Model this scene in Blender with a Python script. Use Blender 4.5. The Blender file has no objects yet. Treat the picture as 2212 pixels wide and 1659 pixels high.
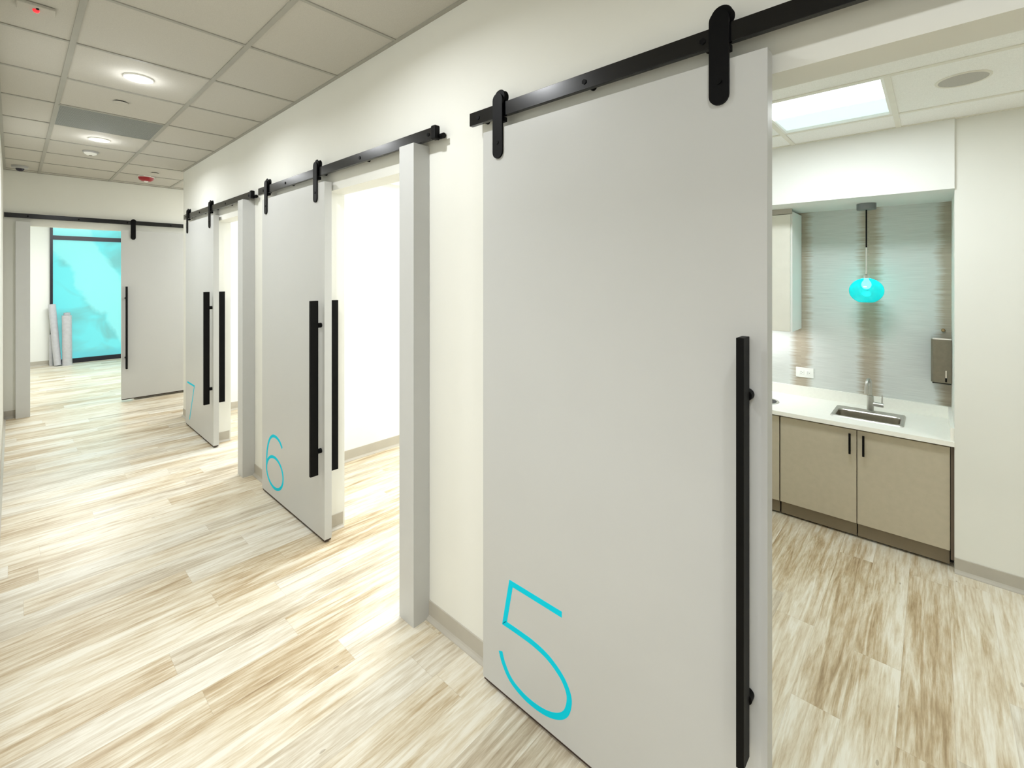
import bpy, bmesh, math, random
from mathutils import Vector, Matrix

random.seed(5)
PI = math.pi
S = bpy.context.scene
COL = S.collection

# ------------------------------------------------------------------ camera
cam = bpy.data.cameras.new('camera')
cam.sensor_width = 36.0
cam.lens = 991.15 * 36.0 / 2212.0
cam.shift_y = (595.2 - 829.5) / 2212.0
cam.clip_start = 0.02
cam_ob = bpy.data.objects.new('camera', cam)
COL.objects.link(cam_ob)
cam_ob.location = (-1.3147, 0.0, 1.5946)
cam_ob.rotation_euler = (PI / 2, 0.0, -0.8277)
S.camera = cam_ob

# ------------------------------------------------------------------ world, exposure
W = bpy.data.worlds.new('world')
S.world = W
W.use_nodes = True
W.node_tree.nodes['Background'].inputs[0].default_value = (1.0, 0.98, 0.95, 1)
W.node_tree.nodes['Background'].inputs[1].default_value = 0.3
S.view_settings.view_transform = 'Standard'
S.view_settings.look = 'None'
S.view_settings.exposure = -0.14
S.view_settings.gamma = 1.0
S.view_settings.use_curve_mapping = False
S.cycles.use_denoising = True
S.cycles.max_bounces = 16
S.cycles.diffuse_bounces = 10
S.cycles.sample_clamp_indirect = 6.0
S.cycles.caustics_reflective = False
S.cycles.caustics_refractive = False


def area_light(name, loc, size, power, color=(1, 1, 1), size_y=None, spread=PI, rot=(0, 0, 0), parent=None, shape=None):
    l = bpy.data.lights.new(name, 'AREA')
    l.energy = power
    l.color = color
    l.size = size
    l.spread = spread
    l.shape = shape or ('RECTANGLE' if size_y else 'DISK')
    if size_y:
        l.size_y = size_y
    o = bpy.data.objects.new(name, l)
    COL.objects.link(o)
    o.location = loc
    o.rotation_euler = rot
    if parent:
        o.parent = parent
    return o


WARM = (0.955, 0.98, 1.0)
COOL = (0.90, 0.97, 1.0)
NEUT = (0.965, 0.985, 1.0)
# ceiling lamps of the rooms (their fittings are above the parts of the rooms seen through the doorways), plus added fill from the left
area_light('pantry_ceiling_lamp', (1.34, 0.41, 2.425), 0.28, 17, COOL, 0.45)
area_light('pantry_second_lamp', (1.3, -1.4, 2.43), 0.5, 16, NEUT, 0.5)
area_light('room_six_lamp', (1.2, 2.7, 2.42), 0.6, 62, NEUT, 1.1)
area_light('room_seven_lamp', (1.2, 5.0, 2.42), 0.6, 62, NEUT, 1.1)
area_light('added_fill_lamp', (-2.5, 0.3, 2.42), 1.2, 56, NEUT, 1.2)  # fill lamp added in an unseen room to light the front door
area_light('lobby_lamp', (-0.4, 9.4, 2.74), 1.2, 100, NEUT, 1.2)
area_light('cross_corridor_lamp', (1.6, 6.95, 2.74), 0.3, 60, NEUT, 0.3)
area_light('under_cabinet_lamp', (2.52, 0.95, 1.195), 0.05, 1.8, NEUT, 0.4)

# ------------------------------------------------------------------ materials
MAT = {}


def srgb(r, g, b):
    def f(c):
        c /= 255.0
        return c / 12.92 if c <= 0.04045 else ((c + 0.055) / 1.055) ** 2.4
    return (f(r), f(g), f(b), 1.0)


class NT:
    def __init__(self, name):
        self.m = bpy.data.materials.new(name)
        self.m.use_nodes = True
        self.t = self.m.node_tree
        self.n = self.t.nodes
        self.b = self.n['Principled BSDF']
        self.out = self.n['Material Output']
        MAT[name] = self.m

    def node(self, typ, **kw):
        n = self.n.new(typ)
        for k, v in kw.items():
            setattr(n, k, v)
        return n

    def link(self, a, b):
        self.t.links.new(a, b)

    def val(self, sock, v):
        if hasattr(v, 'is_output'):
            self.link(v, sock)
        else:
            sock.default_value = v

    def math(self, op, a, b=0.0, c=0.0, clamp=False):
        n = self.node('ShaderNodeMath', operation=op)
        n.use_clamp = clamp
        self.val(n.inputs[0], a)
        self.val(n.inputs[1], b)
        self.val(n.inputs[2], c)
        return n.outputs[0]

    def coords(self, which='Object'):
        return self.node('ShaderNodeTexCoord').outputs[which]

    def xyz(self, v):
        n = self.node('ShaderNodeSeparateXYZ')
        self.link(v, n.inputs[0])
        return n.outputs

    def comb(self, x, y, z):
        n = self.node('ShaderNodeCombineXYZ')
        for s, v in zip(n.inputs, (x, y, z)):
            self.val(s, v)
        return n.outputs[0]

    def noise(self, vec, scale=1.0, detail=4.0, rough=0.5, dist=0.0):
        n = self.node('ShaderNodeTexNoise')
        self.link(vec, n.inputs['Vector'])
        n.inputs['Scale'].default_value = scale
        n.inputs['Detail'].default_value = detail
        n.inputs['Roughness'].default_value = rough
        n.inputs['Distortion'].default_value = dist
        return n.outputs['Fac']

    def white(self, vec):
        n = self.node('ShaderNodeTexWhiteNoise')
        n.noise_dimensions = '3D'
        self.link(vec, n.inputs['Vector'])
        return n.outputs['Value']

    def ramp(self, fac, stops, interp='LINEAR'):
        n = self.node('ShaderNodeValToRGB')
        n.color_ramp.interpolation = interp
        e = n.color_ramp.elements
        while len(e) < len(stops):
            e.new(0.5)
        for el, (p, c) in zip(e, stops):
            el.position = p
            el.color = c if len(c) == 4 else (*c, 1)
        self.val(n.inputs[0], fac)
        return n.outputs[0]

    def mix(self, fac, a, b, blend='MIX'):
        n = self.node('ShaderNodeMix', data_type='RGBA', blend_type=blend)
        self.val(n.inputs[0], fac)
        self.val(n.inputs[6], a)
        self.val(n.inputs[7], b)
        return n.outputs[2]

    def bump(self, h, strength=0.1, dist=0.002):
        n = self.node('ShaderNodeBump')
        n.inputs['Strength'].default_value = strength
        n.inputs['Distance'].default_value = dist
        self.link(h, n.inputs['Height'])
        self.link(n.outputs[0], self.b.inputs['Normal'])

    def p(self, **kw):
        for k, v in kw.items():
            self.val(self.b.inputs[k.replace('_', ' ')], v)


def plain(name, rgb, rough=0.5, metal=0.0, spec=0.5, var=0.03, scale=12.0, bump=0.0, bscale=300.0):
    t = NT(name)
    c = srgb(*rgb)
    v = t.noise(t.coords(), scale, 3)
    lo = tuple(x * (1 - var) for x in c[:3])
    hi = tuple(min(1, x * (1 + var)) for x in c[:3])
    t.p(Base_Color=t.ramp(v, [(0.3, lo), (0.7, hi)]), Roughness=rough, Metallic=metal)
    t.b.inputs['Specular IOR Level'].default_value = spec
    if bump:
        t.bump(t.noise(t.coords(), bscale, 2), bump, 0.001)
    return t.m


plain('wall_paint', (225, 225, 219), 0.65, spec=0.3, var=0.01, scale=3, bump=0.06)
plain('wall_white', (231, 232, 229), 0.6, spec=0.3, var=0.01, scale=3, bump=0.05)
plain('door_laminate', (190, 191, 190), 0.33, spec=0.45, var=0.01, scale=4)
plain('post_paint', (192, 193, 192), 0.4, spec=0.4, var=0.01)
plain('black_metal', (3, 3, 4), 0.5, spec=0.15, var=0.1)
plain('black_bar', (3, 3, 3), 0.55, spec=0.14, var=0.1)
plain('rail_metal', (4, 4, 6), 0.22, metal=0.0, spec=0.5, var=0.08)
plain('rubber_base', (178, 173, 162), 0.5, spec=0.4, var=0.03)
plain('dark_strip', (52, 36, 30), 0.7, var=0.1)
plain('number_vinyl', (0, 200, 226), 0.6, spec=0.1, var=0.01)
plain('ceiling_bar', (160, 158, 150), 0.6, spec=0.3, var=0.03)
plain('bar_white', (226, 224, 214), 0.5, spec=0.3, var=0.02)
plain('white_metal', (235, 235, 230), 0.4, var=0.01)
plain('white_plastic', (238, 238, 234), 0.35, var=0.01)
plain('grey_plastic', (168, 168, 166), 0.45, var=0.02)
plain('dark_lens', (24, 16, 40), 0.08, var=0.05)
plain('red_plastic', (150, 14, 26), 0.35, var=0.05)
plain('counter_white', (240, 239, 232), 0.3, var=0.015, scale=60)
plain('cabinet_laminate', (182, 173, 153), 0.45, spec=0.35, var=0.03, scale=30)
plain('cabinet_pale', (226, 224, 214), 0.45, var=0.02)
plain('cabinet_dark', (96, 83, 70), 0.5, var=0.05)
plain('toe_board', (122, 110, 90), 0.5, var=0.05)
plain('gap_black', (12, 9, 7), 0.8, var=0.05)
plain('steel', (190, 188, 182), 0.38, metal=1.0, var=0.05, scale=40)
plain('steel_brushed', (138, 131, 117), 0.45, metal=1.0, var=0.06, scale=40)
plain('chrome', (225, 225, 222), 0.12, metal=1.0, var=0.02)
plain('brass', (170, 145, 110), 0.3, metal=1.0, var=0.05)
plain('hole_shade', (38, 38, 38), 0.6, var=0.1)
plain('roll_film', (186, 186, 192), 0.3, metal=0.1, var=0.06, scale=20)
plain('window_frame', (14, 14, 30), 0.35, var=0.1)
plain('speaker_mesh', (186, 184, 178), 0.8, spec=0.1, var=0.06, scale=400)
plain('canopy_grey', (122, 128, 130), 0.35, metal=0.3, var=0.03)


def floor_material():
    t = NT('plank_floor')
    x, y, z = t.xyz(t.coords())
    row = t.math('FLOOR', t.math('DIVIDE', t.math('ADD', y, 30.0), 0.152))
    off = t.white(t.comb(row, 3.1, 0.7))
    xs = t.math('ADD', t.math('DIVIDE', t.math('ADD', x, 30.0), 1.22), t.math('MULTIPLY', off, 7.0))
    colm = t.math('FLOOR', xs)
    r1 = t.white(t.comb(row, colm, 1.5))
    r2 = t.white(t.comb(row, colm, 8.5))
    shift = t.math('MULTIPLY', r1, 37.0)
    # long streaks along the plank, blotches, fine grain
    streak = t.noise(t.comb(t.math('ADD', t.math('MULTIPLY', x, 2.1), shift), t.math('MULTIPLY', y, 30.0), shift), 1.0, 6, 0.62, 0.9)
    blotch = t.noise(t.comb(t.math('ADD', t.math('MULTIPLY', x, 1.5), t.math('MULTIPLY', r1, 0.8)), t.math('MULTIPLY', y, 6.5), 2.0), 1.0, 5, 0.6, 0.9)
    grain = t.noise(t.comb(t.math('MULTIPLY', x, 9.0), t.math('MULTIPLY', y, 110.0), shift), 1.0, 4, 0.7)
    f = t.math('ADD', t.math('MULTIPLY', streak, 0.62), t.math('MULTIPLY', blotch, 0.5))
    f = t.math('ADD', f, t.math('MULTIPLY', t.math('SUBTRACT', grain, 0.5), 0.34))
    f = t.math('ADD', f, t.math('MULTIPLY', t.math('SUBTRACT', r2, 0.5), 0.11))
    colr = t.ramp(f, [(0.33, srgb(150, 127, 94)), (0.45, srgb(181, 162, 131)), (0.56, srgb(206, 195, 172)), (0.68, srgb(222, 217, 203))])
    # cool greyish planks among the warm ones
    grey = t.ramp(f, [(0.33, srgb(154, 142, 122)), (0.5, srgb(194, 186, 169)), (0.66, srgb(221, 218, 208))])
    colr = t.mix(t.math('MULTIPLY', t.math('GREATER_THAN', r1, 0.6), 0.65), colr, grey)
    # small dark knots
    vo = t.node('ShaderNodeTexVoronoi')
    t.link(t.comb(t.math('MULTIPLY', x, 1.0), t.math('MULTIPLY', y, 2.6), 0.0), vo.inputs['Vector'])
    vo.inputs['Scale'].default_value = 3.2
    kn = t.math('LESS_THAN', t.math('ADD', vo.outputs['Distance'], t.math('MULTIPLY', grain, 0.03)), 0.055)
    colr = t.mix(t.math('MULTIPLY', kn, 0.45), colr, srgb(120, 100, 76))
    # seams
    fy = t.math('FRACT', t.math('DIVIDE', t.math('ADD', y, 30.0), 0.152))
    fx = t.math('FRACT', xs)
    sy = t.math('LESS_THAN', t.math('MINIMUM', fy, t.math('SUBTRACT', 1.0, fy)), 0.008)
    sx = t.math('LESS_THAN', t.math('MINIMUM', fx, t.math('SUBTRACT', 1.0, fx)), 0.0010)
    seam = t.math('MAXIMUM', sy, sx)
    colr = t.mix(t.math('MULTIPLY', seam, 0.16), colr, srgb(120, 100, 76))
    t.p(Base_Color=colr, Roughness=t.math('ADD', 0.30, t.math('MULTIPLY', grain, 0.12)))
    t.b.inputs['Specular IOR Level'].default_value = 0.45
    t.bump(t.math('SUBTRACT', grain, t.math('MULTIPLY', seam, 0.8)), 0.12, 0.0008)
    return t.m


floor_material()


def tile_material(name, rgb):
    t = NT(name)
    v = t.noise(t.coords(), 260, 3, 0.7)
    v2 = t.noise(t.coords(), 4, 2)
    c = t.ramp(v, [(0.3, tuple(k * 0.88 for k in srgb(*rgb)[:3])), (0.62, srgb(*rgb))])
    t.p(Base_Color=t.mix(t.math('MULTIPLY', v2, 0.06), c, srgb(190, 180, 165)), Roughness=0.85)
    t.b.inputs['Specular IOR Level'].default_value = 0.2
    t.bump(v, 0.25, 0.001)
    return t.m


tile_material('ceiling_tile', (190, 187, 179))
tile_material('ceiling_tile_white', (246, 247, 245))


def perforated():
    t = NT('perforated_grille')
    x, y, z = t.xyz(t.coords())
    fx = t.math('SUBTRACT', t.math('FRACT', t.math('MULTIPLY', x, 190.0)), 0.5)
    fy = t.math('SUBTRACT', t.math('FRACT', t.math('MULTIPLY', y, 190.0)), 0.5)
    d = t.math('SQRT', t.math('ADD', t.math('MULTIPLY', fx, fx), t.math('MULTIPLY', fy, fy)))
    hole = t.math('LESS_THAN', d, 0.36)
    t.p(Base_Color=t.mix(hole, srgb(150, 153, 150), srgb(98, 101, 100)), Roughness=0.8)
    t.b.inputs['Specular IOR Level'].default_value = 0.15
    return t.m


perforated()


def wallpaper():
    t = NT('striped_wallpaper')
    x, y, z = t.xyz(t.coords())
    # vertical taupe bands with ragged, feathered horizontal threads on silver grey
    ph = t.math('DIVIDE', t.math('SUBTRACT', y, 0.325), 0.405)
    d = t.math('MULTIPLY', t.math('ABSOLUTE', t.math('SUBTRACT', t.math('FRACT', t.math('ADD', ph, 0.5)), 0.5)), 0.405)
    side = t.math('SIGN', t.math('SUBTRACT', t.math('FRACT', t.math('ADD', ph, 0.5)), 0.5))
    th = t.noise(t.comb(t.math('MULTIPLY', side, 7.0), t.math('FLOOR', ph), t.math('MULTIPLY', z, 52.0)), 1.0, 3, 0.75)
    th2 = t.noise(t.comb(t.math('MULTIPLY', side, 3.0), 4.0, t.math('MULTIPLY', z, 9.0)), 1.0, 2, 0.5)
    reach = t.math('ADD', 0.012, t.math('ADD', t.math('MULTIPLY', th, 0.125), t.math('MULTIPLY', t.math('SUBTRACT', th2, 0.5), 0.05)))
    m = t.math('DIVIDE', t.math('SUBTRACT', reach, d), 0.045, clamp=True)
    fine = t.noise(t.comb(t.math('MULTIPLY', y, 6.0), 0.0, t.math('MULTIPLY', z, 260.0)), 1.0, 2)
    base = t.ramp(fine, [(0.3, srgb(200, 203, 200)), (0.7, srgb(214, 217, 214))])
    core = t.ramp(th, [(0.3, srgb(178, 164, 142)), (0.7, srgb(146, 130, 108))])
    t.p(Base_Color=t.mix(t.math('MULTIPLY', m, 0.85), base, core), Roughness=0.42)
    t.b.inputs['Specular IOR Level'].default_value = 0.5
    return t.m


wallpaper()


def mural():
    t = NT('turquoise_film')
    x, y, z = t.xyz(t.coords())
    n = t.noise(t.comb(x, 0.0, z), 1.6, 4, 0.55, 0.4)
    n2 = t.noise(t.comb(t.math('ADD', x, 7.0), 3.0, z), 1.7, 3, 0.5, 0.5)
    # a pale diagonal ribbon falling to the right over darker sea-green patches
    q = t.math('ADD', t.math('ADD', x, t.math('MULTIPLY', z, 0.55)), t.math('MULTIPLY', t.math('SUBTRACT', n, 0.5), 0.55))
    rib = t.math('SUBTRACT', 1.0, t.math('ABSOLUTE', t.math('DIVIDE', t.math('SUBTRACT', q, 0.62), 0.36)), clamp=True)
    rib = t.ramp(rib, [(0.0, (0, 0, 0)), (0.22, (1, 1, 1))])
    patch = t.ramp(n2, [(0.45, (0, 0, 0)), (0.62, (1, 1, 1))])
    c = t.mix(patch, srgb(120, 238, 242), srgb(122, 205, 204))
    c = t.mix(rib, c, srgb(150, 246, 246))
    low = t.ramp(z, [(0.16, (1, 1, 1)), (0.24, (0, 0, 0))])
    c = t.mix(t.math('MULTIPLY', low, 0.7), c, srgb(104, 216, 226))
    e = t.node('ShaderNodeEmission')
    t.link(c, e.inputs[0])
    e.inputs[1].default_value = 0.74
    t.p(Base_Color=t.mix(0.7, c, (0, 0, 0, 1)), Roughness=0.15)
    a = t.node('ShaderNodeAddShader')
    t.link(t.b.outputs[0], a.inputs[0])
    t.link(e.outputs[0], a.inputs[1])
    t.link(a.outputs[0], t.out.inputs[0])
    return t.m


mural()


def emit(name, rgb, strength):
    t = NT(name)
    t.p(Base_Color=srgb(*rgb), Emission_Color=srgb(*rgb), Emission_Strength=strength, Roughness=0.4)
    return t.m


emit('lamp_white', (255, 252, 246), 14.0)
emit('panel_white', (252, 254, 255), 5.0)
emit('panel_dim', (222, 240, 244), 0.62)
emit('bulb_white', (255, 252, 244), 40.0)
emit('led_red', (235, 50, 60), 0.9)


def glass_turquoise():
    t = NT('turquoise_glass')
    tr = t.node('ShaderNodeBsdfTransparent')
    tr.inputs[0].default_value = srgb(105, 238, 236)
    tl = t.node('ShaderNodeBsdfTranslucent')
    seed = t.noise(t.coords(), 60, 2)
    t.link(t.ramp(seed, [(0.35, srgb(0, 205, 215)), (0.65, srgb(40, 232, 236))]), tl.inputs[0])
    df = t.node('ShaderNodeBsdfDiffuse')
    df.inputs[0].default_value = srgb(0, 205, 215)
    gl = t.node('ShaderNodeBsdfGlossy')
    gl.inputs['Roughness'].default_value = 0.12
    m0 = t.node('ShaderNodeMixShader')
    m0.inputs[0].default_value = 0.35
    t.link(tl.outputs[0], m0.inputs[1])
    t.link(df.outputs[0], m0.inputs[2])
    m1 = t.node('ShaderNodeMixShader')
    m1.inputs[0].default_value = 0.24
    t.link(tr.outputs[0], m1.inputs[1])
    t.link(m0.outputs[0], m1.inputs[2])
    m2 = t.node('ShaderNodeMixShader')
    m2.inputs[0].default_value = 0.06
    t.link(m1.outputs[0], m2.inputs[1])
    t.link(gl.outputs[0], m2.inputs[2])
    t.link(m2.outputs[0], t.out.inputs[0])
    return t.m


glass_turquoise()

# ------------------------------------------------------------------ mesh helpers


class MB:
    def __init__(self):
        self.bm = bmesh.new()

    def box(self, x0, x1, y0, y1, z0, z1, bev=0.0):
        x0, x1 = sorted((x0, x1)); y0, y1 = sorted((y0, y1)); z0, z1 = sorted((z0, z1))
        r = bmesh.ops.create_cube(self.bm, size=1.0)
        for v in r['verts']:
            v.co = Vector(((v.co.x + .5) * (x1 - x0) + x0, (v.co.y + .5) * (y1 - y0) + y0, (v.co.z + .5) * (z1 - z0) + z0))
        if bev:
            es = set(e for v in r['verts'] for e in v.link_edges)
            bmesh.ops.bevel(self.bm, geom=list(es), offset=bev, segments=2, affect='EDGES', profile=0.5)
        return self

    def cyl(self, p0, p1, r0, r1=None, n=24, cap=True):
        p0, p1 = Vector(p0), Vector(p1)
        d = p1 - p0
        q = Vector((0, 0, 1)).rotation_difference(d.normalized())
        mat = Matrix.Translation((p0 + p1) / 2) @ q.to_matrix().to_4x4()
        bmesh.ops.create_cone(self.bm, cap_ends=cap, segments=n, radius1=r0, radius2=r0 if r1 is None else r1, depth=d.length, matrix=mat)
        return self

    def lathe(self, prof, n=40, c=(0, 0, 0), axis='z', closed=False):
        cx, cy, cz = c
        rings = []
        for r, h in prof:
            ring = []
            if r < 1e-6:
                ring = [self._ax(0, 0, h, cx, cy, cz, axis)] * 1
            else:
                for i in range(n):
                    a = 2 * PI * i / n
                    ring.append(self._ax(r * math.cos(a), r * math.sin(a), h, cx, cy, cz, axis))
            rings.append(ring)
        if closed:
            rings.append(rings[0])
        for A, B in zip(rings, rings[1:]):
            if len(A) == 1 and len(B) == 1:
                continue
            for i in range(n):
                j = (i + 1) % n
                if len(A) == 1:
                    f = (A[0], B[j], B[i])
                elif len(B) == 1:
                    f = (A[i], A[j], B[0])
                else:
                    f = (A[i], A[j], B[j], B[i])
                try:
                    self.bm.faces.new(f)
                except ValueError:
                    pass
        return self

    def _ax(self, a, b, h, cx, cy, cz, axis):
        if axis == 'z':
            co = (cx + a, cy + b, cz + h)
        elif axis == 'y':
            co = (cx + a, cy + h, cz + b)
        else:
            co = (cx + h, cy + a, cz + b)
        return self.bm.verts.new(co)

    def tube(self, pts, r, n=14, cap=True):
        pts = [Vector(p) for p in pts]
        rr = r if isinstance(r, (list, tuple)) else [r] * len(pts)
        rings = []
        t0 = (pts[1] - pts[0]).normalized()
        u = t0.orthogonal().normalized()
        for i, p in enumerate(pts):
            t = (pts[min(i + 1, len(pts) - 1)] - pts[max(i - 1, 0)]).normalized()
            u = (u - t * u.dot(t)).normalized()
            w = t.cross(u)
            rings.append([self.bm.verts.new(p + (u * math.cos(2 * PI * k / n) + w * math.sin(2 * PI * k / n)) * rr[i]) for k in range(n)])
        for A, B in zip(rings, rings[1:]):
            for k in range(n):
                self.bm.faces.new((A[k], A[(k + 1) % n], B[(k + 1) % n], B[k]))
        if cap:
            self.bm.faces.new(rings[0][::-1])
            self.bm.faces.new(rings[-1])
        return self

    def prism(self, poly, axis, a, b):
        """poly: list of 2-D points in the plane normal to axis; extruded from a to b."""
        def at(p, h):
            return {'x': (h, p[0], p[1]), 'y': (p[0], h, p[1]), 'z': (p[0], p[1], h)}[axis]
        A = [self.bm.verts.new(at(p, a)) for p in poly]
        B = [self.bm.verts.new(at(p, b)) for p in poly]
        self.bm.faces.new(A)
        self.bm.faces.new(B[::-1])
        n = len(poly)
        for i in range(n):
            self.bm.faces.new((A[i], B[i], B[(i + 1) % n], A[(i + 1) % n]))
        return self

    def stroke(self, pts, w, y0, y1, closed=False):
        """flat ribbon of width w along pts (x,z), between planes y0 and y1"""
        n = len(pts)
        L, R = [], []
        for i in range(n):
            p = Vector(pts[i])
            a = Vector(pts[(i - 1) % n]) if (closed or i > 0) else None
            b = Vector(pts[(i + 1) % n]) if (closed or i < n - 1) else None
            d1 = (p - a).normalized() if a is not None else None
            d2 = (b - p).normalized() if b is not None else None
            if d1 is None: d1 = d2
            if d2 is None: d2 = d1
            n1 = Vector((-d1.y, d1.x)); n2 = Vector((-d2.y, d2.x))
            m = (n1 + n2).normalized()
            k = w / 2 / max(0.3, m.dot(n1))
            L.append(p + m * k); R.append(p - m * k)
        rng = range(n if closed else n - 1)
        vs = {}
        for i in range(n):
            for nm, q in (('L', L[i]), ('R', R[i])):
                for yy in (y0, y1):
                    vs[(i, nm, yy)] = self.bm.verts.new((q.x, yy, q.y))
        for i in rng:
            j = (i + 1) % n
            self.bm.faces.new((vs[i, 'L', y0], vs[j, 'L', y0], vs[j, 'R', y0], vs[i, 'R', y0]))
            self.bm.faces.new((vs[i, 'R', y1], vs[j, 'R', y1], vs[j, 'L', y1], vs[i, 'L', y1]))
            self.bm.faces.new((vs[i, 'L', y1], vs[j, 'L', y1], vs[j, 'L', y0], vs[i, 'L', y0]))
            self.bm.faces.new((vs[i, 'R', y0], vs[j, 'R', y0], vs[j, 'R', y1], vs[i, 'R', y1]))
        if not closed:
            for i in (0, n - 1):
                self.bm.faces.new((vs[i, 'L', y0], vs[i, 'R', y0], vs[i, 'R', y1], vs[i, 'L', y1]))
        return self

    def build(self, name, mat, parent=None, smooth=False, auto=None):
        bmesh.ops.recalc_face_normals(self.bm, faces=self.bm.faces[:])
        me = bpy.data.meshes.new(name)
        self.bm.to_mesh(me)
        self.bm.free()
        me.materials.append(MAT[mat])
        if smooth:
            for p in me.polygons:
                p.use_smooth = True
            lim = math.radians(auto or 40)
            bm = bmesh.new(); bm.from_mesh(me)
            for e in bm.edges:
                if len(e.link_faces) == 2 and e.calc_face_angle(0) > lim:
                    e.smooth = False
            bm.to_mesh(me); bm.free()
        o = bpy.data.objects.new(name, me)
        COL.objects.link(o)
        if parent:
            o.parent = parent
        return o


def thing(name, label, cat, loc=(0, 0, 0), rz=0.0, group=None):
    o = bpy.data.objects.new(name, None)
    o.empty_display_size = 0.05
    COL.objects.link(o)
    o.location = loc
    o.rotation_euler = (0, 0, rz)
    tag(o, label, cat, group)
    return o


def tag(o, label, cat, group=None, kind='thing'):
    o['label'] = label
    o['category'] = cat
    o['kind'] = kind
    if group:
        o['group'] = group
    return o


def struct(mb, name, mat, label, cat='wall'):
    o = mb.build(name, mat)
    return tag(o, label, cat, kind='structure')


def rounded(w, h0, h1, n=10):
    """outline of a bar (width w, from h0 to h1) with round ends"""
    r = w / 2
    pts = []
    for i in range(n + 1):
        a = PI * i / n
        pts.append((r * math.cos(a), h1 - r + r * math.sin(a)))
    for i in range(n + 1):
        a = PI + PI * i / n
        pts.append((r * math.cos(a), h0 + r + r * math.sin(a)))
    return pts


# ------------------------------------------------------------------ dimensions
CZ = 2.772            # corridor ceiling
RZ = 2.44             # room ceiling
WT = 0.12             # corridor wall thickness
HD = 2.11             # head of the doorways
LX = -1.385           # left wall
CORNER = 6.283        # outside corner of the right wall
FY = 7.60             # far wall
NEAR = -2.5
DOORS = {5: (0.2999, 1.3059), 6: (2.6634, 3.6694), 7: (4.8902, 5.8962)}
OPEN = {5: (-0.507, 0.415), 6: (1.843, 2.772), 7: (4.122, 5.03)}

# ------------------------------------------------------------------ the setting
struct(MB().box(-3.9, 4.2, NEAR - .1, 11.9, -0.06, 0.0), 'floor', 'plank_floor', 'pale oak plank floor with long streaky boards', 'floor')

w = MB()
ys = NEAR
for k in (5, 6, 7):
    a, b = OPEN[k]
    w.box(0, WT, ys, a, 0, CZ)
    w.box(0, WT, a, b, HD, CZ)
    ys = b
w.box(0, WT, ys, CORNER, 0, CZ)
struct(w, 'wall_right', 'wall_paint', 'long cream corridor wall that carries the three numbered sliding doors')
LD = (-0.75, 1.25)     # unseen doorway added in the left wall, lets fill light onto the front door
struct(MB().box(LX - .12, LX, NEAR, LD[0], 0, CZ).box(LX - .12, LX, LD[0], LD[1], HD, CZ).box(LX - .12, LX, LD[1], FY, 0, CZ), 'wall_left', 'wall_paint', 'cream wall on the left edge of the corridor')
w = MB().box(-3.9, -3.8, -2.0, 2.6, 0, RZ).box(-3.8, LX - .12, -2.1, -2.0, 0, RZ).box(-3.8, LX - .12, 2.6, 2.7, 0, RZ)
struct(w, 'wall_added_room', 'wall_white', 'white walls of an unseen room added behind the camera for fill light')
struct(MB().box(-3.9, LX - .12, -2.1, 2.7, RZ, RZ + .06), 'ceiling_added_room', 'ceiling_tile_white', 'white ceiling of the unseen room added behind the camera for fill light', 'ceiling')
struct(MB().box(LX - .12, WT, NEAR - .12, NEAR, 0, CZ), 'wall_near', 'wall_paint', 'cream wall at the near end of the corridor')
FO = (-1.18, -0.255)
FH = 2.165
w = MB().box(-2.4, FO[0], FY, FY + .12, 0, CZ).box(FO[0], FO[1], FY, FY + .12, FH, CZ).box(FO[1], 3.0, FY, FY + .12, 0, CZ)
struct(w, 'wall_far', 'wall_paint', 'cream end wall of the corridor with a wide doorway to a bright room')
struct(MB().box(WT, 3.0, 6.203, CORNER, 0, CZ), 'wall_cross', 'wall_paint', 'cream wall of the side corridor beyond the outside corner')
struct(MB().box(3.0, 3.1, 6.203, FY + .12, 0, CZ), 'wall_cross_end', 'wall_paint', 'cream wall at the end of the side corridor')

# rooms behind the right wall
struct(MB().box(WT, 2.9, 3.705, 3.80, 0, RZ), 'wall_room_six_side', 'wall_white', 'bright white side wall seen through the doorway of door 6')
struct(MB().box(WT, 2.9, 1.45, 1.55, 0, RZ), 'wall_room_partition', 'wall_white', 'white partition wall between the sink room and the next room')
struct(MB().box(2.9, 3.0, 1.55, 6.203, 0, RZ), 'wall_rooms_back', 'wall_white', 'white rear wall of the two rooms along the corridor')
struct(MB().box(WT, 2.9, 6.12, 6.203, 0, RZ), 'wall_room_seven_side', 'wall_white', 'bright white side wall seen through the doorway of door 7')
struct(MB().box(2.68, 2.80, -0.083, 1.45, 0, RZ), 'wall_back', 'striped_wallpaper', 'silver grey wallpaper with feathered taupe vertical bands above the sink counter')
struct(MB().box(2.115, 2.80, -0.20, -0.083, 0, RZ).box(2.115, 2.235, NEAR, -0.20, 0, RZ), 'wall_pantry_right', 'wall_paint', 'cream wall to the right of the sink alcove')
struct(MB().box(WT, 2.235, NEAR - .12, NEAR, 0, RZ), 'wall_pantry_near', 'wall_paint', 'cream near wall of the sink room')
struct(MB().box(2.10, 2.68, -0.083, 1.45, 2.062, RZ), 'wall_soffit', 'wall_white', 'white soffit box above the sink alcove')

# far room with the turquoise window wall
struct(MB().box(-2.4, 2.6, 11.6, 11.72, 0, CZ), 'wall_lobby_back', 'wall_white', 'white wall around the turquoise window in the far room')
struct(MB().box(-2.52, -2.4, FY, 11.72, 0, CZ), 'wall_lobby_left', 'wall_white', 'white left wall of the far room')
struct(MB().box(2.6, 2.72, FY + .12, 11.72, 0, CZ), 'wall_lobby_right', 'wall_white', 'white right wall of the far room')
struct(MB().box(-2.52, 2.72, FY + .12, 11.72, CZ, CZ + .05), 'ceiling_lobby', 'ceiling_tile_white', 'white ceiling of the far room', 'ceiling')

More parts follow.
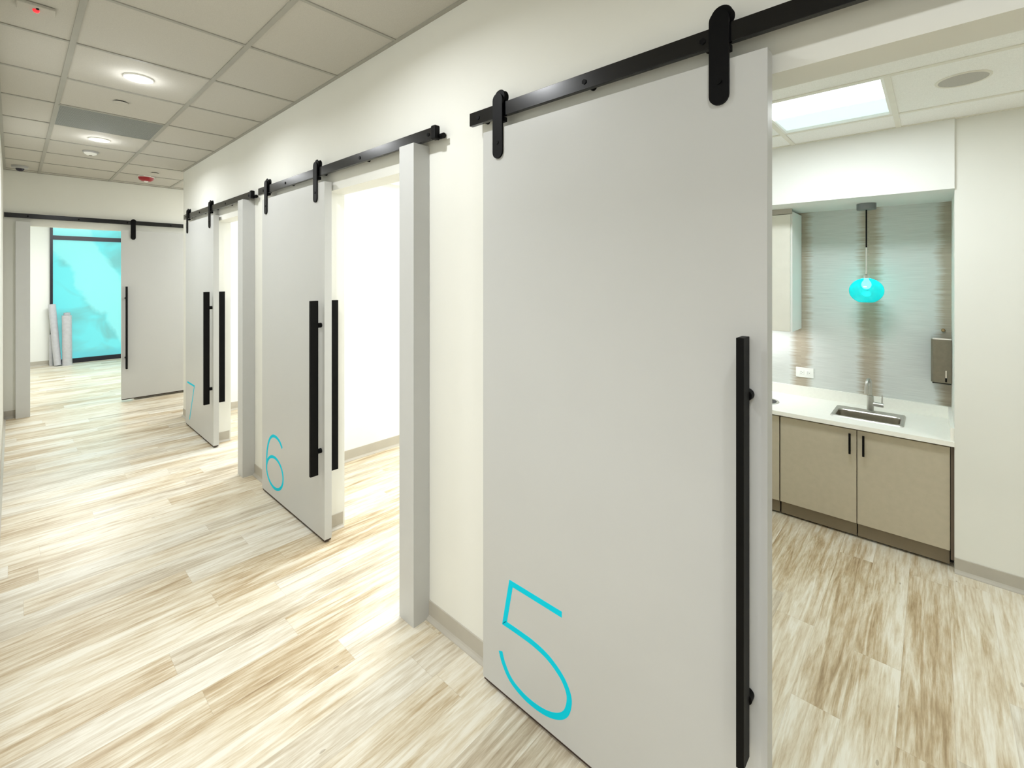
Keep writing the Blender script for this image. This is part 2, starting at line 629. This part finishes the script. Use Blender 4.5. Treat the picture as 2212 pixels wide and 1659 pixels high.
# ceilings
TEE0, STEP = 3.2075, 0.61
RUN1, RUN2 = -0.498, -1.108
struct(MB().box(LX - .12, WT, NEAR - .12, FY + .12, CZ + .004, CZ + .06).box(WT, 3.1, 6.15, FY + .12, CZ + .004, CZ + .06), 'ceiling', 'ceiling_tile', 'suspended corridor ceiling of square off-white mineral tiles', 'ceiling')
g = MB()
hw = 0.012
z0, z1 = CZ - .0015, CZ + .0045
for xr in (RUN1, RUN2):
    g.box(xr - hw, xr + hw, NEAR, FY, z0, z1)
g.box(LX, LX + .02, NEAR, FY, z0, z1)
g.box(-.02, 0, NEAR, CORNER, z0, z1)
g.box(LX, 3.0, FY - .02, FY, z0, z1)
g.box(0.112 - hw, 0.112 + hw, CORNER, FY, z0, z1)
for i in range(-9, 8):
    yt = TEE0 + STEP * i
    if NEAR < yt < FY:
        x1 = 3.0 if yt > CORNER else 0.0
        g.box(LX, x1, yt - hw * .8, yt + hw * .8, z0 + .0006, z1)
struct(g, 'trim_1', 'ceiling_bar', 'grey metal grid of bars between the corridor ceiling tiles', 'ceiling grid')

# sink-room ceiling with an opening for the light panel
LP = (1.195, 1.80, 0.155, 0.655)
c = MB()
c.box(WT, LP[0], NEAR, 1.45, RZ, RZ + .3)
c.box(LP[1], 2.8, NEAR, 1.45, RZ, RZ + .3)
c.box(LP[0], LP[1], NEAR, LP[2], RZ, RZ + .3)
c.box(LP[0], LP[1], LP[3], 1.45, RZ, RZ + .3)
c.box(LP[0] - .02, LP[1] + .02, LP[2] - .02, LP[3] + .02, RZ + .2, RZ + .3)
struct(c, 'ceiling_pantry', 'ceiling_tile_white', 'white tiled ceiling of the sink room around the light panel', 'ceiling')
struct(MB().box(WT, 2.9, 1.55, 6.203, RZ, RZ + .06), 'ceiling_rooms', 'ceiling_tile_white', 'white ceiling of the two rooms along the corridor', 'ceiling')
g = MB()
z0, z1 = RZ - .004, RZ + .001
for xr in (1.185, 1.812):
    g.box(xr - .012, xr + .012, NEAR, 1.45, z0, z1)
for yt in (0.146, 0.665, 1.27, -0.46):
    g.box(1.185, 2.10 if yt > -.08 else 2.115, yt - .012, yt + .012, z0 - .0005, z1)
g.box(2.085, 2.10, -0.083, 1.45, z0, z1)
g.box(2.10, 2.115, NEAR, -0.083, z0, z1)
struct(g, 'trim_2', 'bar_white', 'white metal grid bars of the sink room ceiling', 'ceiling grid')


# base boards: a rubber strip with a small flared foot
def base_strip(mb, p, q, nrm, h=0.085):
    p, q, nrm = Vector((*p, 0)), Vector((*q, 0)), Vector((*nrm, 0)).normalized()
    prof = [(0.0, 0.0), (0.020, 0.0), (0.019, 0.004), (0.008, 0.011), (0.004, 0.018), (0.004, h - .002), (0.002, h), (0.0, h)]
    rings = []
    for e in (p, q):
        rings.append([mb.bm.verts.new(e + nrm * a + Vector((0, 0, b))) for a, b in prof])
    A, B = rings
    n = len(prof)
    for i in range(n):
        mb.bm.faces.new((A[i], A[(i + 1) % n], B[(i + 1) % n], B[i]))
    mb.bm.faces.new(A)
    mb.bm.faces.new(B[::-1])
    return mb


b = MB()
POST_Y = {5: (-0.6205, -0.507), 6: (1.7297, 1.8432), 7: (4.0084, 4.1219)}
segs = [(NEAR, POST_Y[5][0]), (OPEN[5][1], POST_Y[6][0]), (OPEN[6][1], POST_Y[7][0]), (OPEN[7][1], CORNER)]
for a, e in segs:
    base_strip(b, (0, a), (0, e), (-1, 0))
struct(b, 'baseboard_right', 'rubber_base', 'grey rubber base strip along the long door wall', 'baseboard')
b = MB()
for k in (5, 6, 7):
    base_strip(b, (0.012, OPEN[k][1]), (0.108, OPEN[k][1]), (0, -1), 0.095)
struct(b, 'baseboard_jamb', 'rubber_base', 'short grey base strips on the far jambs of the doorways', 'baseboard')
struct(base_strip(MB(), (2.115, NEAR), (2.115, -0.083), (-1, 0), 0.08), 'baseboard_pantry', 'rubber_base', 'grey rubber base strip below the cream wall right of the sink alcove', 'baseboard')
b = base_strip(MB(), (WT, 3.705), (2.9, 3.705), (0, -1), 0.095)
struct(b, 'baseboard_room_six', 'rubber_base', 'grey base strip seen through the doorway of door 6', 'baseboard')
b = base_strip(MB(), (WT, 6.12), (2.9, 6.12), (0, -1), 0.095)
struct(b, 'baseboard_room_seven', 'rubber_base', 'grey base strip seen through the doorway of door 7', 'baseboard')
b = base_strip(MB(), (LX, FY), (-1.293, FY), (0, -1))
struct(b, 'baseboard_far', 'rubber_base', 'short base strip on the end wall left of the far post', 'baseboard')
b = base_strip(base_strip(MB(), (LX, NEAR), (LX, LD[0]), (1, 0)), (LX, LD[1]), (LX, FY), (1, 0))
struct(b, 'baseboard_left', 'rubber_base', 'grey base strip along the left corridor wall', 'baseboard')
b = base_strip(MB(), (-2.4, 11.6), (-0.87, 11.6), (0, -1))
struct(b, 'baseboard_lobby', 'rubber_base', 'grey base strip left of the turquoise window', 'baseboard')

# closing posts (the doors shut against them)
PT = 2.196
PL = {5: 'grey painted door stop post right of door 5, out of the main view',
      6: 'tall grey square post between door 6 and door 5',
      7: 'tall grey square post between door 7 and door 6'}
for k, n in ((5, 2), (6, 3), (7, 4)):
    a, e = POST_Y[k]
    if k == 5:
        continue
    struct(MB().box(-0.0892, -0.0005, a, e, 0, PT, 0.0012), 'trim_%d' % n, 'post_paint', PL[k], 'door post')
struct(MB().box(-1.293, -1.18, FY - .09, FY - .0005, 0, 2.20, 0.0012), 'trim_5', 'post_paint', 'tall grey square post at the left of the far doorway', 'door post')


# ------------------------------------------------------------------ sliding doors
# local frame of door and track: x to the right along the wall, y into the wall (0 = wall face), z up
DW, DT, DB = 1.006, 2.156, 0.02
DF, DK = -0.0618, -0.0168
R0, R1 = 2.200, 2.252


def catmull(pts, n=8, closed=False):
    out = []
    m = len(pts)
    for i in range(m if closed else m - 1):
        def g(j):
            return Vector(pts[j % m]) if closed else Vector(pts[max(0, min(m - 1, j))])
        a, b2, c2, d = g(i - 1), g(i), g(i + 1), g(i + 2)
        for k in range(n):
            t = k / n
            out.append(0.5 * ((2 * b2) + (c2 - a) * t + (2 * a - 5 * b2 + 4 * c2 - d) * t * t + (3 * b2 - a - 3 * c2 + d) * t ** 3))
    if not closed:
        out.append(Vector(pts[-1]))
    return [(p[0], p[1]) for p in out]


def digit_mesh(k):
    mb = MB()
    y0, y1, w_ = DF - .0006, DF, 0.0205
    if k == 5:
        bowl = catmull([(.117, .287), (.185, .288), (.258, .286), (.325, .273), (.380, .243), (.408, .207), (.413, .172), (.398, .127), (.360, .094), (.300, .073), (.222, .070), (.153, .090), (.114, .130), (.096, .170)])
        mb.stroke([(.383, .451), (.150, .451), (.117, .287)] + bowl[1:], w_, y0, y1)
    elif k == 6:
        ell = [(.240 + .150 * math.cos(a), .200 + .108 * math.sin(a)) for a in [2 * PI * i / 48 for i in range(48)]]
        mb.stroke(ell, w_, y0, y1, closed=True)
        arc = catmull([(.374, .408), (.330, .442), (.270, .458), (.205, .452), (.148, .415), (.108, .345), (.092, .265), (.091, .197)])
        mb.stroke(arc, w_, y0 - .0002, y1)
    else:
        mb.stroke([(.075, .468), (.350, .468), (.163, .088)], w_ * .95, y0, y1)
    return mb


def make_strap(root, x, label_face=True):
    s = MB().prism([(x + a, h) for a, h in rounded(0.05, 2.040, 2.287)], 'y', DF - .0075, DF).build('hanger_strap', 'black_metal', root)
    # grooved roller on top of the rail, and the guide under it
    MB().lathe([(0.0, -.012), (.026, -.012), (.028, -.009), (.022, -.003), (.022, .003), (.028, .009), (.026, .012), (0, .012)], 28, (x + .004, -0.049, R1 + .0225), 'y').build('roller', 'black_bar', s, True)
    MB().box(x - .018, x + .026, -0.058, -0.040, R0 - .021, R0 - .003, .002).build('guide_block', 'black_bar', s)
    MB().cyl((x, DF - .0075, 2.10), (x, DF - .010, 2.10), .007, n=16).build('bolt', 'black_bar', s)
    MB().cyl((x, -.067, R1 + .0225), (x, -.037, R1 + .0225), .006, n=14).build('axle', 'black_bar', s)
    return s


def make_handle(root, x0, x1):
    h = MB().box(x0, x1, -0.130, -0.0825, 0.405, 1.444, .001).build('pull_handle', 'black_bar', root)
    for zz in (1.297, 0.545):
        MB().cyl(((x0 + x1) / 2, -0.0835, zz), ((x0 + x1) / 2, DF, zz), .0145, n=20).build('standoff', 'black_bar', h, True)
    MB().box(x0, x1, DK, 0.042, 0.405, 1.444, .001).build('inner_pull_handle', 'black_bar', root)


def sliding_door(loc, rz, label, digit=None, mirror=False):
    root = thing('sliding_barn_door', label, 'door', loc, rz, 'grey sliding barn doors')
    MB().box(0, DW, DF, DK, DB, DT, .0012).build('door_panel', 'door_laminate', root)
    MB().box(0.004, DW - .004, DF + .004, DK - .004, 0.009, DB, 0).build('bottom_strip', 'dark_strip', root)  # dark brown strip along the bottom edge of the door
    near, far = (0.115, 0.913) if mirror else (DW - 0.113, 0.085)
    make_strap(root, near)
    make_strap(root, far)
    if mirror:
        make_handle(root, 0.035, 0.0525)
    else:
        make_handle(root, DW - .035 - .0175, DW - .035)
    if digit:
        n = digit_mesh(digit).build('door_number', 'number_vinyl', root)
        n['label'] = 'turquoise numeral %d' % digit
    return root


RR = -PI / 2
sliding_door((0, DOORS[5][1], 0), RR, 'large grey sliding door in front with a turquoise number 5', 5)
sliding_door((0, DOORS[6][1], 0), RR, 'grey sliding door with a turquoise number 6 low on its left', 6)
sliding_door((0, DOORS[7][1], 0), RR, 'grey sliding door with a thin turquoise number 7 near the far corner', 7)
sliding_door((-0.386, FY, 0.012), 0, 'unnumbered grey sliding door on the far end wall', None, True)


def track(loc, rz, length, spacers, label, stop_right=False):
    root = thing('sliding_door_track', label, 'door track', loc, rz, 'black sliding door tracks')
    MB().box(0, length, -0.058, -0.040, R0, R1, .001).build('rail', 'rail_metal', root)
    for sx in spacers:
        sp = MB().cyl((sx, 0, 2.224), (sx, -0.041, 2.224), .0125, n=18).build('spacer', 'black_bar', root, True)
        MB().cyl((sx, -0.058, 2.224), (sx, -0.0605, 2.224), .009, n=6).build('bolt_head', 'black_bar', sp)
    if stop_right:
        st = MB().box(length - .028, length + .004, -0.064, -0.034, R0 - .004, R1 + .006, .006).build('end_stop', 'black_metal', root)
        MB().cyl((length - .002, -.030, 2.212), (length + .026, -.030, 2.212), .012, n=18).build('bumper', 'black_bar', st, True)
    return root


track((0, 1.389, 0), RR, 2.09, [.05, .553, .931, 1.45, 2.0], 'black steel sliding rail above the front door 5')
track((0, 3.763, 0), RR, 2.151, [.10, .512, 1.0, 1.503, 2.10], 'black steel sliding rail above door 6', True)
track((0, 5.999, 0), RR, 2.092, [.10, .62, 1.03, 1.444, 2.03], 'black steel sliding rail above door 7 near the far corner', True)
track((-1.379, FY, 0.042), 0, 2.1, [.18, .60, 1.05, 1.5, 2.0], 'black steel sliding rail across the far end wall')

# ------------------------------------------------------------------ ceiling fittings of the corridor
DLX = -0.805
DLL = {3.50: 'round recessed ceiling light nearest the camera, before the grey air grille',
       5.33: 'round recessed ceiling light beyond the grey air grille',
       1.67: 'round recessed ceiling light above the front door, just out of the picture',
       -0.16: 'round recessed ceiling light behind the camera'}
for yy in (3.50, 5.33, 1.67, -0.16):
    vis = yy > 2
    if vis:
        r = thing('ceiling_downlight', DLL[yy], 'ceiling light', (DLX, yy, CZ), 0, 'round corridor downlights')
        MB().lathe([(.050, .0035), (.050, -.0015), (.058, -.006), (.070, -.004), (.073, .0035)], 40, (0, 0, 0), closed=True).build('trim_ring', 'white_metal', r, True)
        MB().lathe([(0, -.0012), (.0515, -.0012), (.0515, .003), (0, .003)], 40).build('diffuser', 'lamp_white', r)
    area_light('downlight_lamp', (DLX, yy, CZ - .012), 0.10, {3.5: 15, 5.33: 21, 1.67: 16, -0.16: 7}[yy], WARM, spread=math.radians(164))
    # extra point lamp added below each downlight to brighten upper walls and ceiling
    lp = bpy.data.lights.new('downlight_fill', 'POINT')
    lp.energy = 1.6 if yy > 0 else 0.5
    lp.color = WARM
    lp.shadow_soft_size = 0.045
    lo = bpy.data.objects.new('downlight_fill', lp)
    COL.objects.link(lo)
    lo.location = (DLX, yy, CZ - .052)

r = thing('air_return_grille', 'square grey perforated air grille in the corridor ceiling', 'vent', ((RUN1 + RUN2) / 2, TEE0 + STEP * 2.5, CZ))
MB().box(-.291, .291, -.292, .292, -.001, .003).build('perforated_panel', 'perforated_grille', r)
f = MB()
for a in (-1, 1):
    f.box(a * .291, a * .300, -.30, .30, -.002, .004)
    f.box(-.30, .30, a * .292, a * .301, -.002, .004)
f.build('frame', 'ceiling_bar', r)

for (x, y), lab in (((-0.818, 4.07), 'round white sprinkler cover plate just before the grey air grille'),
                    ((-0.205, 6.60), 'round white sprinkler cover plate near the red alarm')):
    r = thing('sprinkler_cover', lab, 'sprinkler', (x, y, CZ), 0, 'sprinkler cover plates')
    MB().lathe([(0, -.005), (.040, -.005), (.041, -.0042), (.041, -.0035), (0, -.0035)], 36).build('cover_plate', 'ceiling_tile', r, True)
    MB().lathe([(0, -.0035), (.033, -.0035), (.033, .002), (0, .002)], 28).build('cup', 'gap_black', r, True)

r = thing('smoke_detector', 'round white smoke detector on the ceiling beyond the second downlight', 'smoke detector', (-0.813, 5.91, CZ))
MB().lathe([(0, -.012), (.055, -.012), (.058, -.008), (.058, .003), (0, .003)], 40).build('base', 'grey_plastic', r, True)
MB().lathe([(0, -.034), (.022, -.034), (.042, -.024), (.047, -.012), (0, -.012)], 40).build('sensor_head', 'white_plastic', r, True)
MB().lathe([(0, -.0365), (.013, -.0365), (.014, -.033), (0, -.033)], 20).build('sensor_window', 'cabinet_dark', r, True)

r = thing('dome_camera', 'small dome camera with dark bubble in the far left ceiling corner', 'camera', (-1.262, 7.24, CZ))
MB().lathe([(0, -.026), (.052, -.026), (.062, -.018), (.065, .002), (0, .002)], 36).build('housing', 'grey_plastic', r, True)
MB().lathe([(0, -.058), (.016, -.055), (.027, -.046), (.033, -.033), (.034, -.026), (0, -.026)], 30).build('bubble', 'dark_lens', r, True)

r = thing('fire_alarm_strobe', 'red fire alarm strobe on the ceiling near the far corner', 'fire alarm', (-0.236, 6.93, CZ))
MB().lathe([(0, -.008), (.078, -.008), (.080, -.004), (.080, .003), (0, .003)], 40).build('mounting_plate', 'white_plastic', r, True)
MB().lathe([(0, -.050), (.045, -.050), (.068, -.034), (.076, -.008), (0, -.008)], 40).build('red_housing', 'red_plastic', r, True)
MB().lathe([(0, -.066), (.014, -.063), (.022, -.052), (.023, -.046), (0, -.046)], 24).build('strobe_lens', 'white_plastic', r, True)

r = thing('exit_indicator', 'small clear ceiling sign holder with a red glowing lens, top left', 'indicator light', (-1.245, 2.90, CZ))
MB().box(-.06, .06, -.04, .04, -.012, .003, .004).build('base_plate', 'ceiling_tile', r)
MB().lathe([(0, -.024), (.007, -.023), (.0105, -.019), (.0115, -.012), (0, -.012)], 24).build('red_lens', 'led_red', r, True)
MB().cyl((.004, -.020, -.012), (.004, -.020, -.017), .005, n=14).build('test_button', 'gap_black', r, True)

# ------------------------------------------------------------------ far room
WX0, WX1 = -0.865, 0.95
r = thing('window_1', 'tall turquoise backlit window with black frame in the far room', 'window', (0, 11.6, 0))
r['kind'] = 'structure'
f = MB()
f.box(WX0, WX0 + .036, -.05, 0, 0.0, CZ)
f.box(WX1 - .036, WX1, -.05, 0, 0.0, CZ)
f.box(WX0 + .036, WX1 - .036, -.05, 0, 0.0, 0.082)
f.box(WX0 + .036, WX1 - .036, -.05, 0, 2.235, 2.312)
f.build('frame', 'window_frame', r)
MB().box(WX0 + .036, WX1 - .036, -.022, -.012, 0.082, 2.235).build('lower_pane', 'turquoise_film', r)
MB().box(WX0 + .036, WX1 - .036, -.022, -.012, 2.312, CZ).build('upper_pane', 'turquoise_film', r)


def roll(name, label, base, top, rad):
    p, q = Vector(base), Vector(top)
    d = (q - p)
    L = d.length
    r_ = thing(name, label, 'roll', base, 0, 'rolls by the turquoise window')
    rot = Vector((0, 0, 1)).rotation_difference(d.normalized())
    r_.rotation_euler = rot.to_euler()
    prof = [(rad * .42, 0), (rad, 0), (rad, L), (rad * .93, L), (rad * .93, L - .006), (rad * .75, L - .006), (rad * .75, L - .002), (rad * .42, L - .002)]
    MB().lathe(prof, 36, closed=True).build('wound_film', 'roll_film', r_, True)
    MB().lathe([(rad * .36, .001), (rad * .42, .001), (rad * .42, L + .003), (rad * .36, L + .003)], 28, closed=True).build('core', 'grey_plastic', r_, True)
    return r_


roll('film_roll', 'silver roll leaning left against the black window frame', (-0.775, 11.38, 0.012), (-0.845, 11.47, 1.085), 0.050)
roll('film_roll', 'thick grey roll standing upright in front of the turquoise window', (-0.655, 11.36, 0), (-0.662, 11.362, 0.885), 0.066)
roll('film_roll', 'grey roll standing half hidden behind the thick upright roll', (-0.645, 11.50, 0), (-0.652, 11.50, 0.925), 0.046)
roll('film_roll', 'slim grey roll upright behind the foot of the leaning roll', (-0.846, 11.512, 0), (-0.846, 11.512, 0.55), 0.034)

# ------------------------------------------------------------------ sink room
r = thing('ceiling_light_panel', 'bright square recessed light panel in the sink room ceiling', 'ceiling light', ((LP[0] + LP[1]) / 2, (LP[2] + LP[3]) / 2, RZ))
hx, hy = (LP[1] - LP[0]) / 2, (LP[3] - LP[2]) / 2
f = MB()
for a in (-1, 1):
    f.box(a * (hx - .014), a * (hx - .001), -hy + .001, hy - .001, -.003, .10)
    f.box(-hx + .014, hx - .014, a * (hy - .014), a * (hy - .001), -.003, .10)
f.build('frame', 'white_metal', r)
mid = 0.012
MB().box(-hx + .015, mid, -hy + .015, hy - .015, .004, .012).build('diffuser', 'panel_white', r)
MB().prism([(mid, .006), (hx - .015, .012), (hx - .015, .019), (mid, .013)], 'y', -hy + .015, hy - .015).build('side_diffuser', 'panel_dim', r)

r = thing('ceiling_speaker', 'round grey speaker grille in the sink room ceiling', 'speaker', (1.450, -0.093, RZ))
MB().lathe([(.080, .002), (.080, -.004), (.086, -.006), (.090, -.002), (.090, .002)], 48, closed=True).build('ring', 'bar_white', r, True)
MB().lathe([(0, -.0035), (.081, -.0035), (.081, .001), (0, .001)], 48).build('grille', 'speaker_mesh', r)

# pendant
PX, PY, SZ = 2.443, 0.322, 2.062
r = thing('pendant_lamp', 'turquoise glass globe pendant lamp hanging over the sink', 'lamp', (PX, PY, SZ))
MB().lathe([(0, -.040), (.050, -.040), (.052, -.037), (.052, 0), (0, 0)], 40).build('canopy', 'canopy_grey', r, True)
MB().cyl((0, 0, -.039), (0, 0, -.286), .0042, n=12).build('cord', 'black_bar', r, True)
MB().cyl((0, 0, -.284), (0, 0, -.462), .0045, n=14).build('rod', 'chrome', r, True)
MB().lathe([(0, -.458), (.006, -.458), (.016, -.466), (.019, -.486), (0, -.486)], 28).build('socket_cap', 'chrome', r, True)
prof = []
zc_, a_, b_ = -.566, .092, .082
for i in range(25):
    t_ = PI * (0.07 + 0.80 * i / 24)
    prof.append((a_ * math.sin(t_), zc_ + b_ * math.cos(t_)))
inner = [(x - .0025 if x > .02 else x - .001, z) for x, z in prof[::-1]]
sh = MB().lathe(prof + inner, 56, closed=True).build('glass_shade', 'turquoise_glass', r, True, 80)
bl = MB().lathe([(0, -.556), (.012, -.553), (.022, -.543), (.027, -.528), (.024, -.512), (.014, -.497), (.013, -.484), (0, -.484)], 28).build('bulb', 'bulb_white', r, True)
pl = bpy.data.lights.new('pendant_light', 'POINT')
pl.energy = 0.25
pl.color = (0.75, 1.0, 0.98)
pl.shadow_soft_size = 0.03
po = bpy.data.objects.new('pendant_light', pl)
COL.objects.link(po)
po.location = (PX, PY, SZ - .60)

# counter
CT, CB = 0.698, 0.672
CX0, CX1, CY0, CY1 = 2.108, 2.68, -0.083, 1.45
SK = (2.236, 2.535, 0.128, 0.492)       # sink cut-out outline
r = thing('countertop', 'long white counter with low splash back in the sink alcove', 'countertop', (0, 0, CB))
h = CT - CB
t = MB()
kx0, kx1, ky0, ky1 = SK[0] + .012, SK[1] - .012, SK[2] + .012, SK[3] - .012
for (x0, x1, y0, y1) in ((CX0, CX1, CY0, ky0), (CX0, CX1, ky1, CY1), (CX0, kx0, ky0, ky1), (kx1, CX1, ky0, ky1)):
    t.box(x0, x1, y0, y1, 0, h)
bmesh.ops.remove_doubles(t.bm, verts=t.bm.verts[:], dist=1e-5)
t.build('top', 'counter_white', r)
MB().box(2.662, 2.68, CY0, CY1, h, 0.770 - CB, .001).build('splash_back', 'counter_white', r)
MB().box(2.12, 2.662, CY0, CY0 + .016, h, 0.770 - CB, .001).build('side_splash', 'counter_white', r)

# sink
r = thing('kitchen_sink', 'stainless steel drop-in sink set in the white counter', 'sink', (0, 0, CT))
sx0, sx1, sy0, sy1 = SK
bx0, bx1, by0, by1 = 2.268, 2.452, 0.150, 0.470


def rrect(x0, x1, y0, y1, rad, n=6):
    pts = []
    for cx, cy, a0 in ((x1 - rad, y1 - rad, 0), (x0 + rad, y1 - rad, PI / 2), (x0 + rad, y0 + rad, PI), (x1 - rad, y0 + rad, 3 * PI / 2)):
        for i in range(n + 1):
            a = a0 + PI / 2 * i / n
            pts.append((cx + rad * math.cos(a), cy + rad * math.sin(a)))
    return pts


def loft(mb, loops):
    vs = [[mb.bm.verts.new((x, y, z)) for (x, y) in pts] for pts, z in loops]
    for A, B in zip(vs, vs[1:]):
        n = len(A)
        for i in range(n):
            mb.bm.faces.new((A[i], A[(i + 1) % n], B[(i + 1) % n], B[i]))
    return vs


m = MB()
loft(m, [(rrect(sx0, sx1, sy0, sy1, .018), 0.0), (rrect(sx0 + .004, sx1 - .004, sy0 + .004, sy1 - .004, .016), .006),
         (rrect(sx0 + .016, sx1 - .016, sy0 + .016, sy1 - .016, .016), .005),
         (rrect(bx0 - .004, bx1 + .004, by0 - .004, by1 + .004, .034), .004), (rrect(bx0, bx1, by0, by1, .032), -.002)])
m.build('rim', 'steel', r, True, 50)
m = MB()
vs = loft(m, [(rrect(bx0, bx1, by0, by1, .032), -.002), (rrect(bx0 + .004, bx1 - .004, by0 + .004, by1 - .004, .034), -.02),
              (rrect(bx0 + .008, bx1 - .008, by0 + .008, by1 - .008, .036), -.105), (rrect(bx0 + .028, bx1 - .028, by0 + .028, by1 - .028, .03), -.125)])
m.bm.faces.new(vs[-1])
m.build('basin', 'steel_brushed', r, True, 50)
MB().lathe([(0, -.1235), (.024, -.1235), (.026, -.121), (.020, -.119), (.018, -.122), (0, -.122)], 24, ((bx0 + bx1) / 2, .31, 0)).build('drain', 'chrome', r, True)

# faucet
r = thing('sink_faucet', 'brushed steel gooseneck tap standing behind the sink', 'faucet', (2.495, 0.306, CT + .005))
MB().lathe([(0, 0), (.026, 0), (.026, .004), (.0185, .008), (.0185, .102), (.0165, .104), (0, .104)], 28).build('body', 'steel', r, True)
pts = [(0, 0, .10)]
for z_ in (.12, .15, .175):
    pts.append((0, 0, z_))
R_ = .038
for i in range(1, 13):
    a = PI * i / 12
    pts.append((-R_ + R_ * math.cos(a), .012 * (1 - math.cos(a)) * .5, .175 + R_ * math.sin(a) * 1.05))
MB().tube(pts, .0095, 16).build('gooseneck_spout', 'steel', r, True)
MB().cyl((-2 * R_, .012, .178), (-2 * R_, .012, .128), .0115, .0135, 20).build('spray_head', 'steel', r, True)
hd = MB().cyl((0, -.012, .052), (0, -.068, .050), .0135, n=22).build('handle_hub', 'steel', r, True)
MB().cyl((0, -.060, .060), (0, -.062, .116), .0038, .0034, 12).build('lever', 'steel', hd, True)

# steel ring round a flat dark disc, painted as the shade inside the hole
r = thing('waste_chute_ring', 'round dark waste chute with steel ring in the counter by the wall cabinet', 'waste chute', (2.33, 0.905, CT))
MB().lathe([(.088, -.001), (.090, .002), (.103, .003), (.106, .0005), (.106, -.001)], 44, closed=True).build('ring', 'steel', r, True)
MB().lathe([(0, .0004), (.090, .0004), (.090, .0012), (0, .0012)], 44).build('opening', 'hole_shade', r)


# base cabinets
def base_cabinet(name, label, y0, y1, doors, filler=None):
    r = thing(name, label, 'cabinet', (2.13, (y0 + y1) / 2, 0))
    c = (y0 + y1) / 2
    cb = MB()
    a0, a1 = y0 - c, y1 - c
    cb.box(.024, .545, a0, a0 + .016, .10, CB - .001).box(.024, .545, a1 - .016, a1, .10, CB - .001)
    cb.box(.024, .545, a0 + .016, a1 - .016, .10, .116).box(.533, .545, a0 + .016, a1 - .016, .116, CB - .001)
    cb.box(.024, .045, a0 + .016, a1 - .016, CB - .03, CB - .001)
    cb.build('body', 'cabinet_dark', r)
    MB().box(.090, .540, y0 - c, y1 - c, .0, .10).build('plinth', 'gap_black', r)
    for (a, e, hside) in doors:
        d = MB().box(.003, .022, a - c, e - c, .098, CB - .013, .0012).build('door', 'cabinet_laminate', r)
        MB().box(.030, .046, a + .001 - c, e - .001 - c, .014, .0975).build('toe_board', 'toe_board', d)
        hy_ = (a + .031 if hside < 0 else e - .031) - c
        hd = MB().box(-.026, -.018, hy_ - .0055, hy_ + .0055, .516, .640, .0015).build('handle', 'black_bar', d)
        for zz in (.530, .626):
            MB().cyl((-.019, hy_, zz), (.004, hy_, zz), .004, n=12).build('handle_post', 'black_bar', hd, True)
    if filler:
        MB().box(.006, .024, filler[0] - c, filler[1] - c, .05, CB - .001).build('filler_strip', 'cabinet_dark', r)
    return r


base_cabinet('base_cabinet', 'taupe two-door sink cabinet with slim black handles', -0.083, 0.750, [(0.343, 0.749, -1), (-0.066, 0.339, 1)], (-0.083, -0.069))
base_cabinet('base_cabinet', 'taupe base cabinet left of the sink cabinet, mostly behind the open door', 0.752, 1.448, [(0.756, 1.10, 1), (1.104, 1.446, -1)])

# wall cabinet
r = thing('wall_cabinet', 'pale wall cabinet hung under the soffit left of the wallpaper', 'cabinet', (2.352, 0.727, 1.20))
MB().box(.02, .325, 0, .718, 0, .842).build('body', 'wall_white', r)
for a, e in ((.010, .352), (.356, .718)):
    MB().box(0, .019, a, e, .004, .822, .0012).build('door', 'cabinet_pale', r)
MB().box(.004, .020, .0, .72, .826, .861).build('top_filler', 'rubber_base', r)

# outlet
r = thing('power_outlet', 'white horizontal power outlet on the striped wallpaper', 'outlet', (2.68, 0.7065, 0.872))
MB().box(-.006, 0, -.057, .057, -.036, .036, .002).build('cover_plate', 'white_plastic', r)
for a in (-.021, .021):
    s_ = MB().box(-.0085, -.006, a - .0155, a + .0155, -.0165, .0165, .001).build('socket', 'white_plastic', r)
    k_ = MB()
    for dz in (-.0065, .0065):
        k_.box(-.0088, -.0083, a - .002, a + .005, dz - .0012, dz + .0012)
    k_.cyl((-.0088, a - .009, 0), (-.0083, a - .009, 0), .0022, n=10)
    k_.build('slots', 'gap_black', s_)

# dispenser on the alcove wall
r = thing('towel_dispenser', 'brushed steel wall dispenser with small black lever at the alcove corner', 'dispenser', (2.68, -0.034, 0.93))
pf = [(0, .046), (0, -.0475), (-.150, -.0475), (-.150, .030), (-.146, .038), (-.130, .046)]
MB().prism([(x, y) for x, y in pf], 'z', 0.008, .272).build('cover', 'steel_brushed', r)
MB().prism([(x * 1.01, y * 1.01 if y > 0 else y) for x, y in pf], 'z', .272, .280).build('top_edge', 'chrome', r)
MB().box(-.14, 0, -.046, .040, 0, .008).build('bottom_slot', 'gap_black', r)
MB().box(-.155, -.150, -.0245, -.0195, .040, .085).build('lever', 'chrome', r)
MB().box(-.158, -.150, -.026, -.018, .016, .040, .001).build('lever_tip', 'black_bar', r)

r = thing('wall_peg', 'small brass coloured knob on the wallpaper above the steel dispenser', 'peg', (2.68, -0.045, 1.248))
MB().lathe([(0, -.020), (.007, -.019), (.010, -.014), (.009, -.009), (.004, -.006), (.004, -.003), (.010, -.002), (.010, 0), (0, 0)], 24, (0, 0, 0), 'x').build('knob_body', 'brass', r, True)
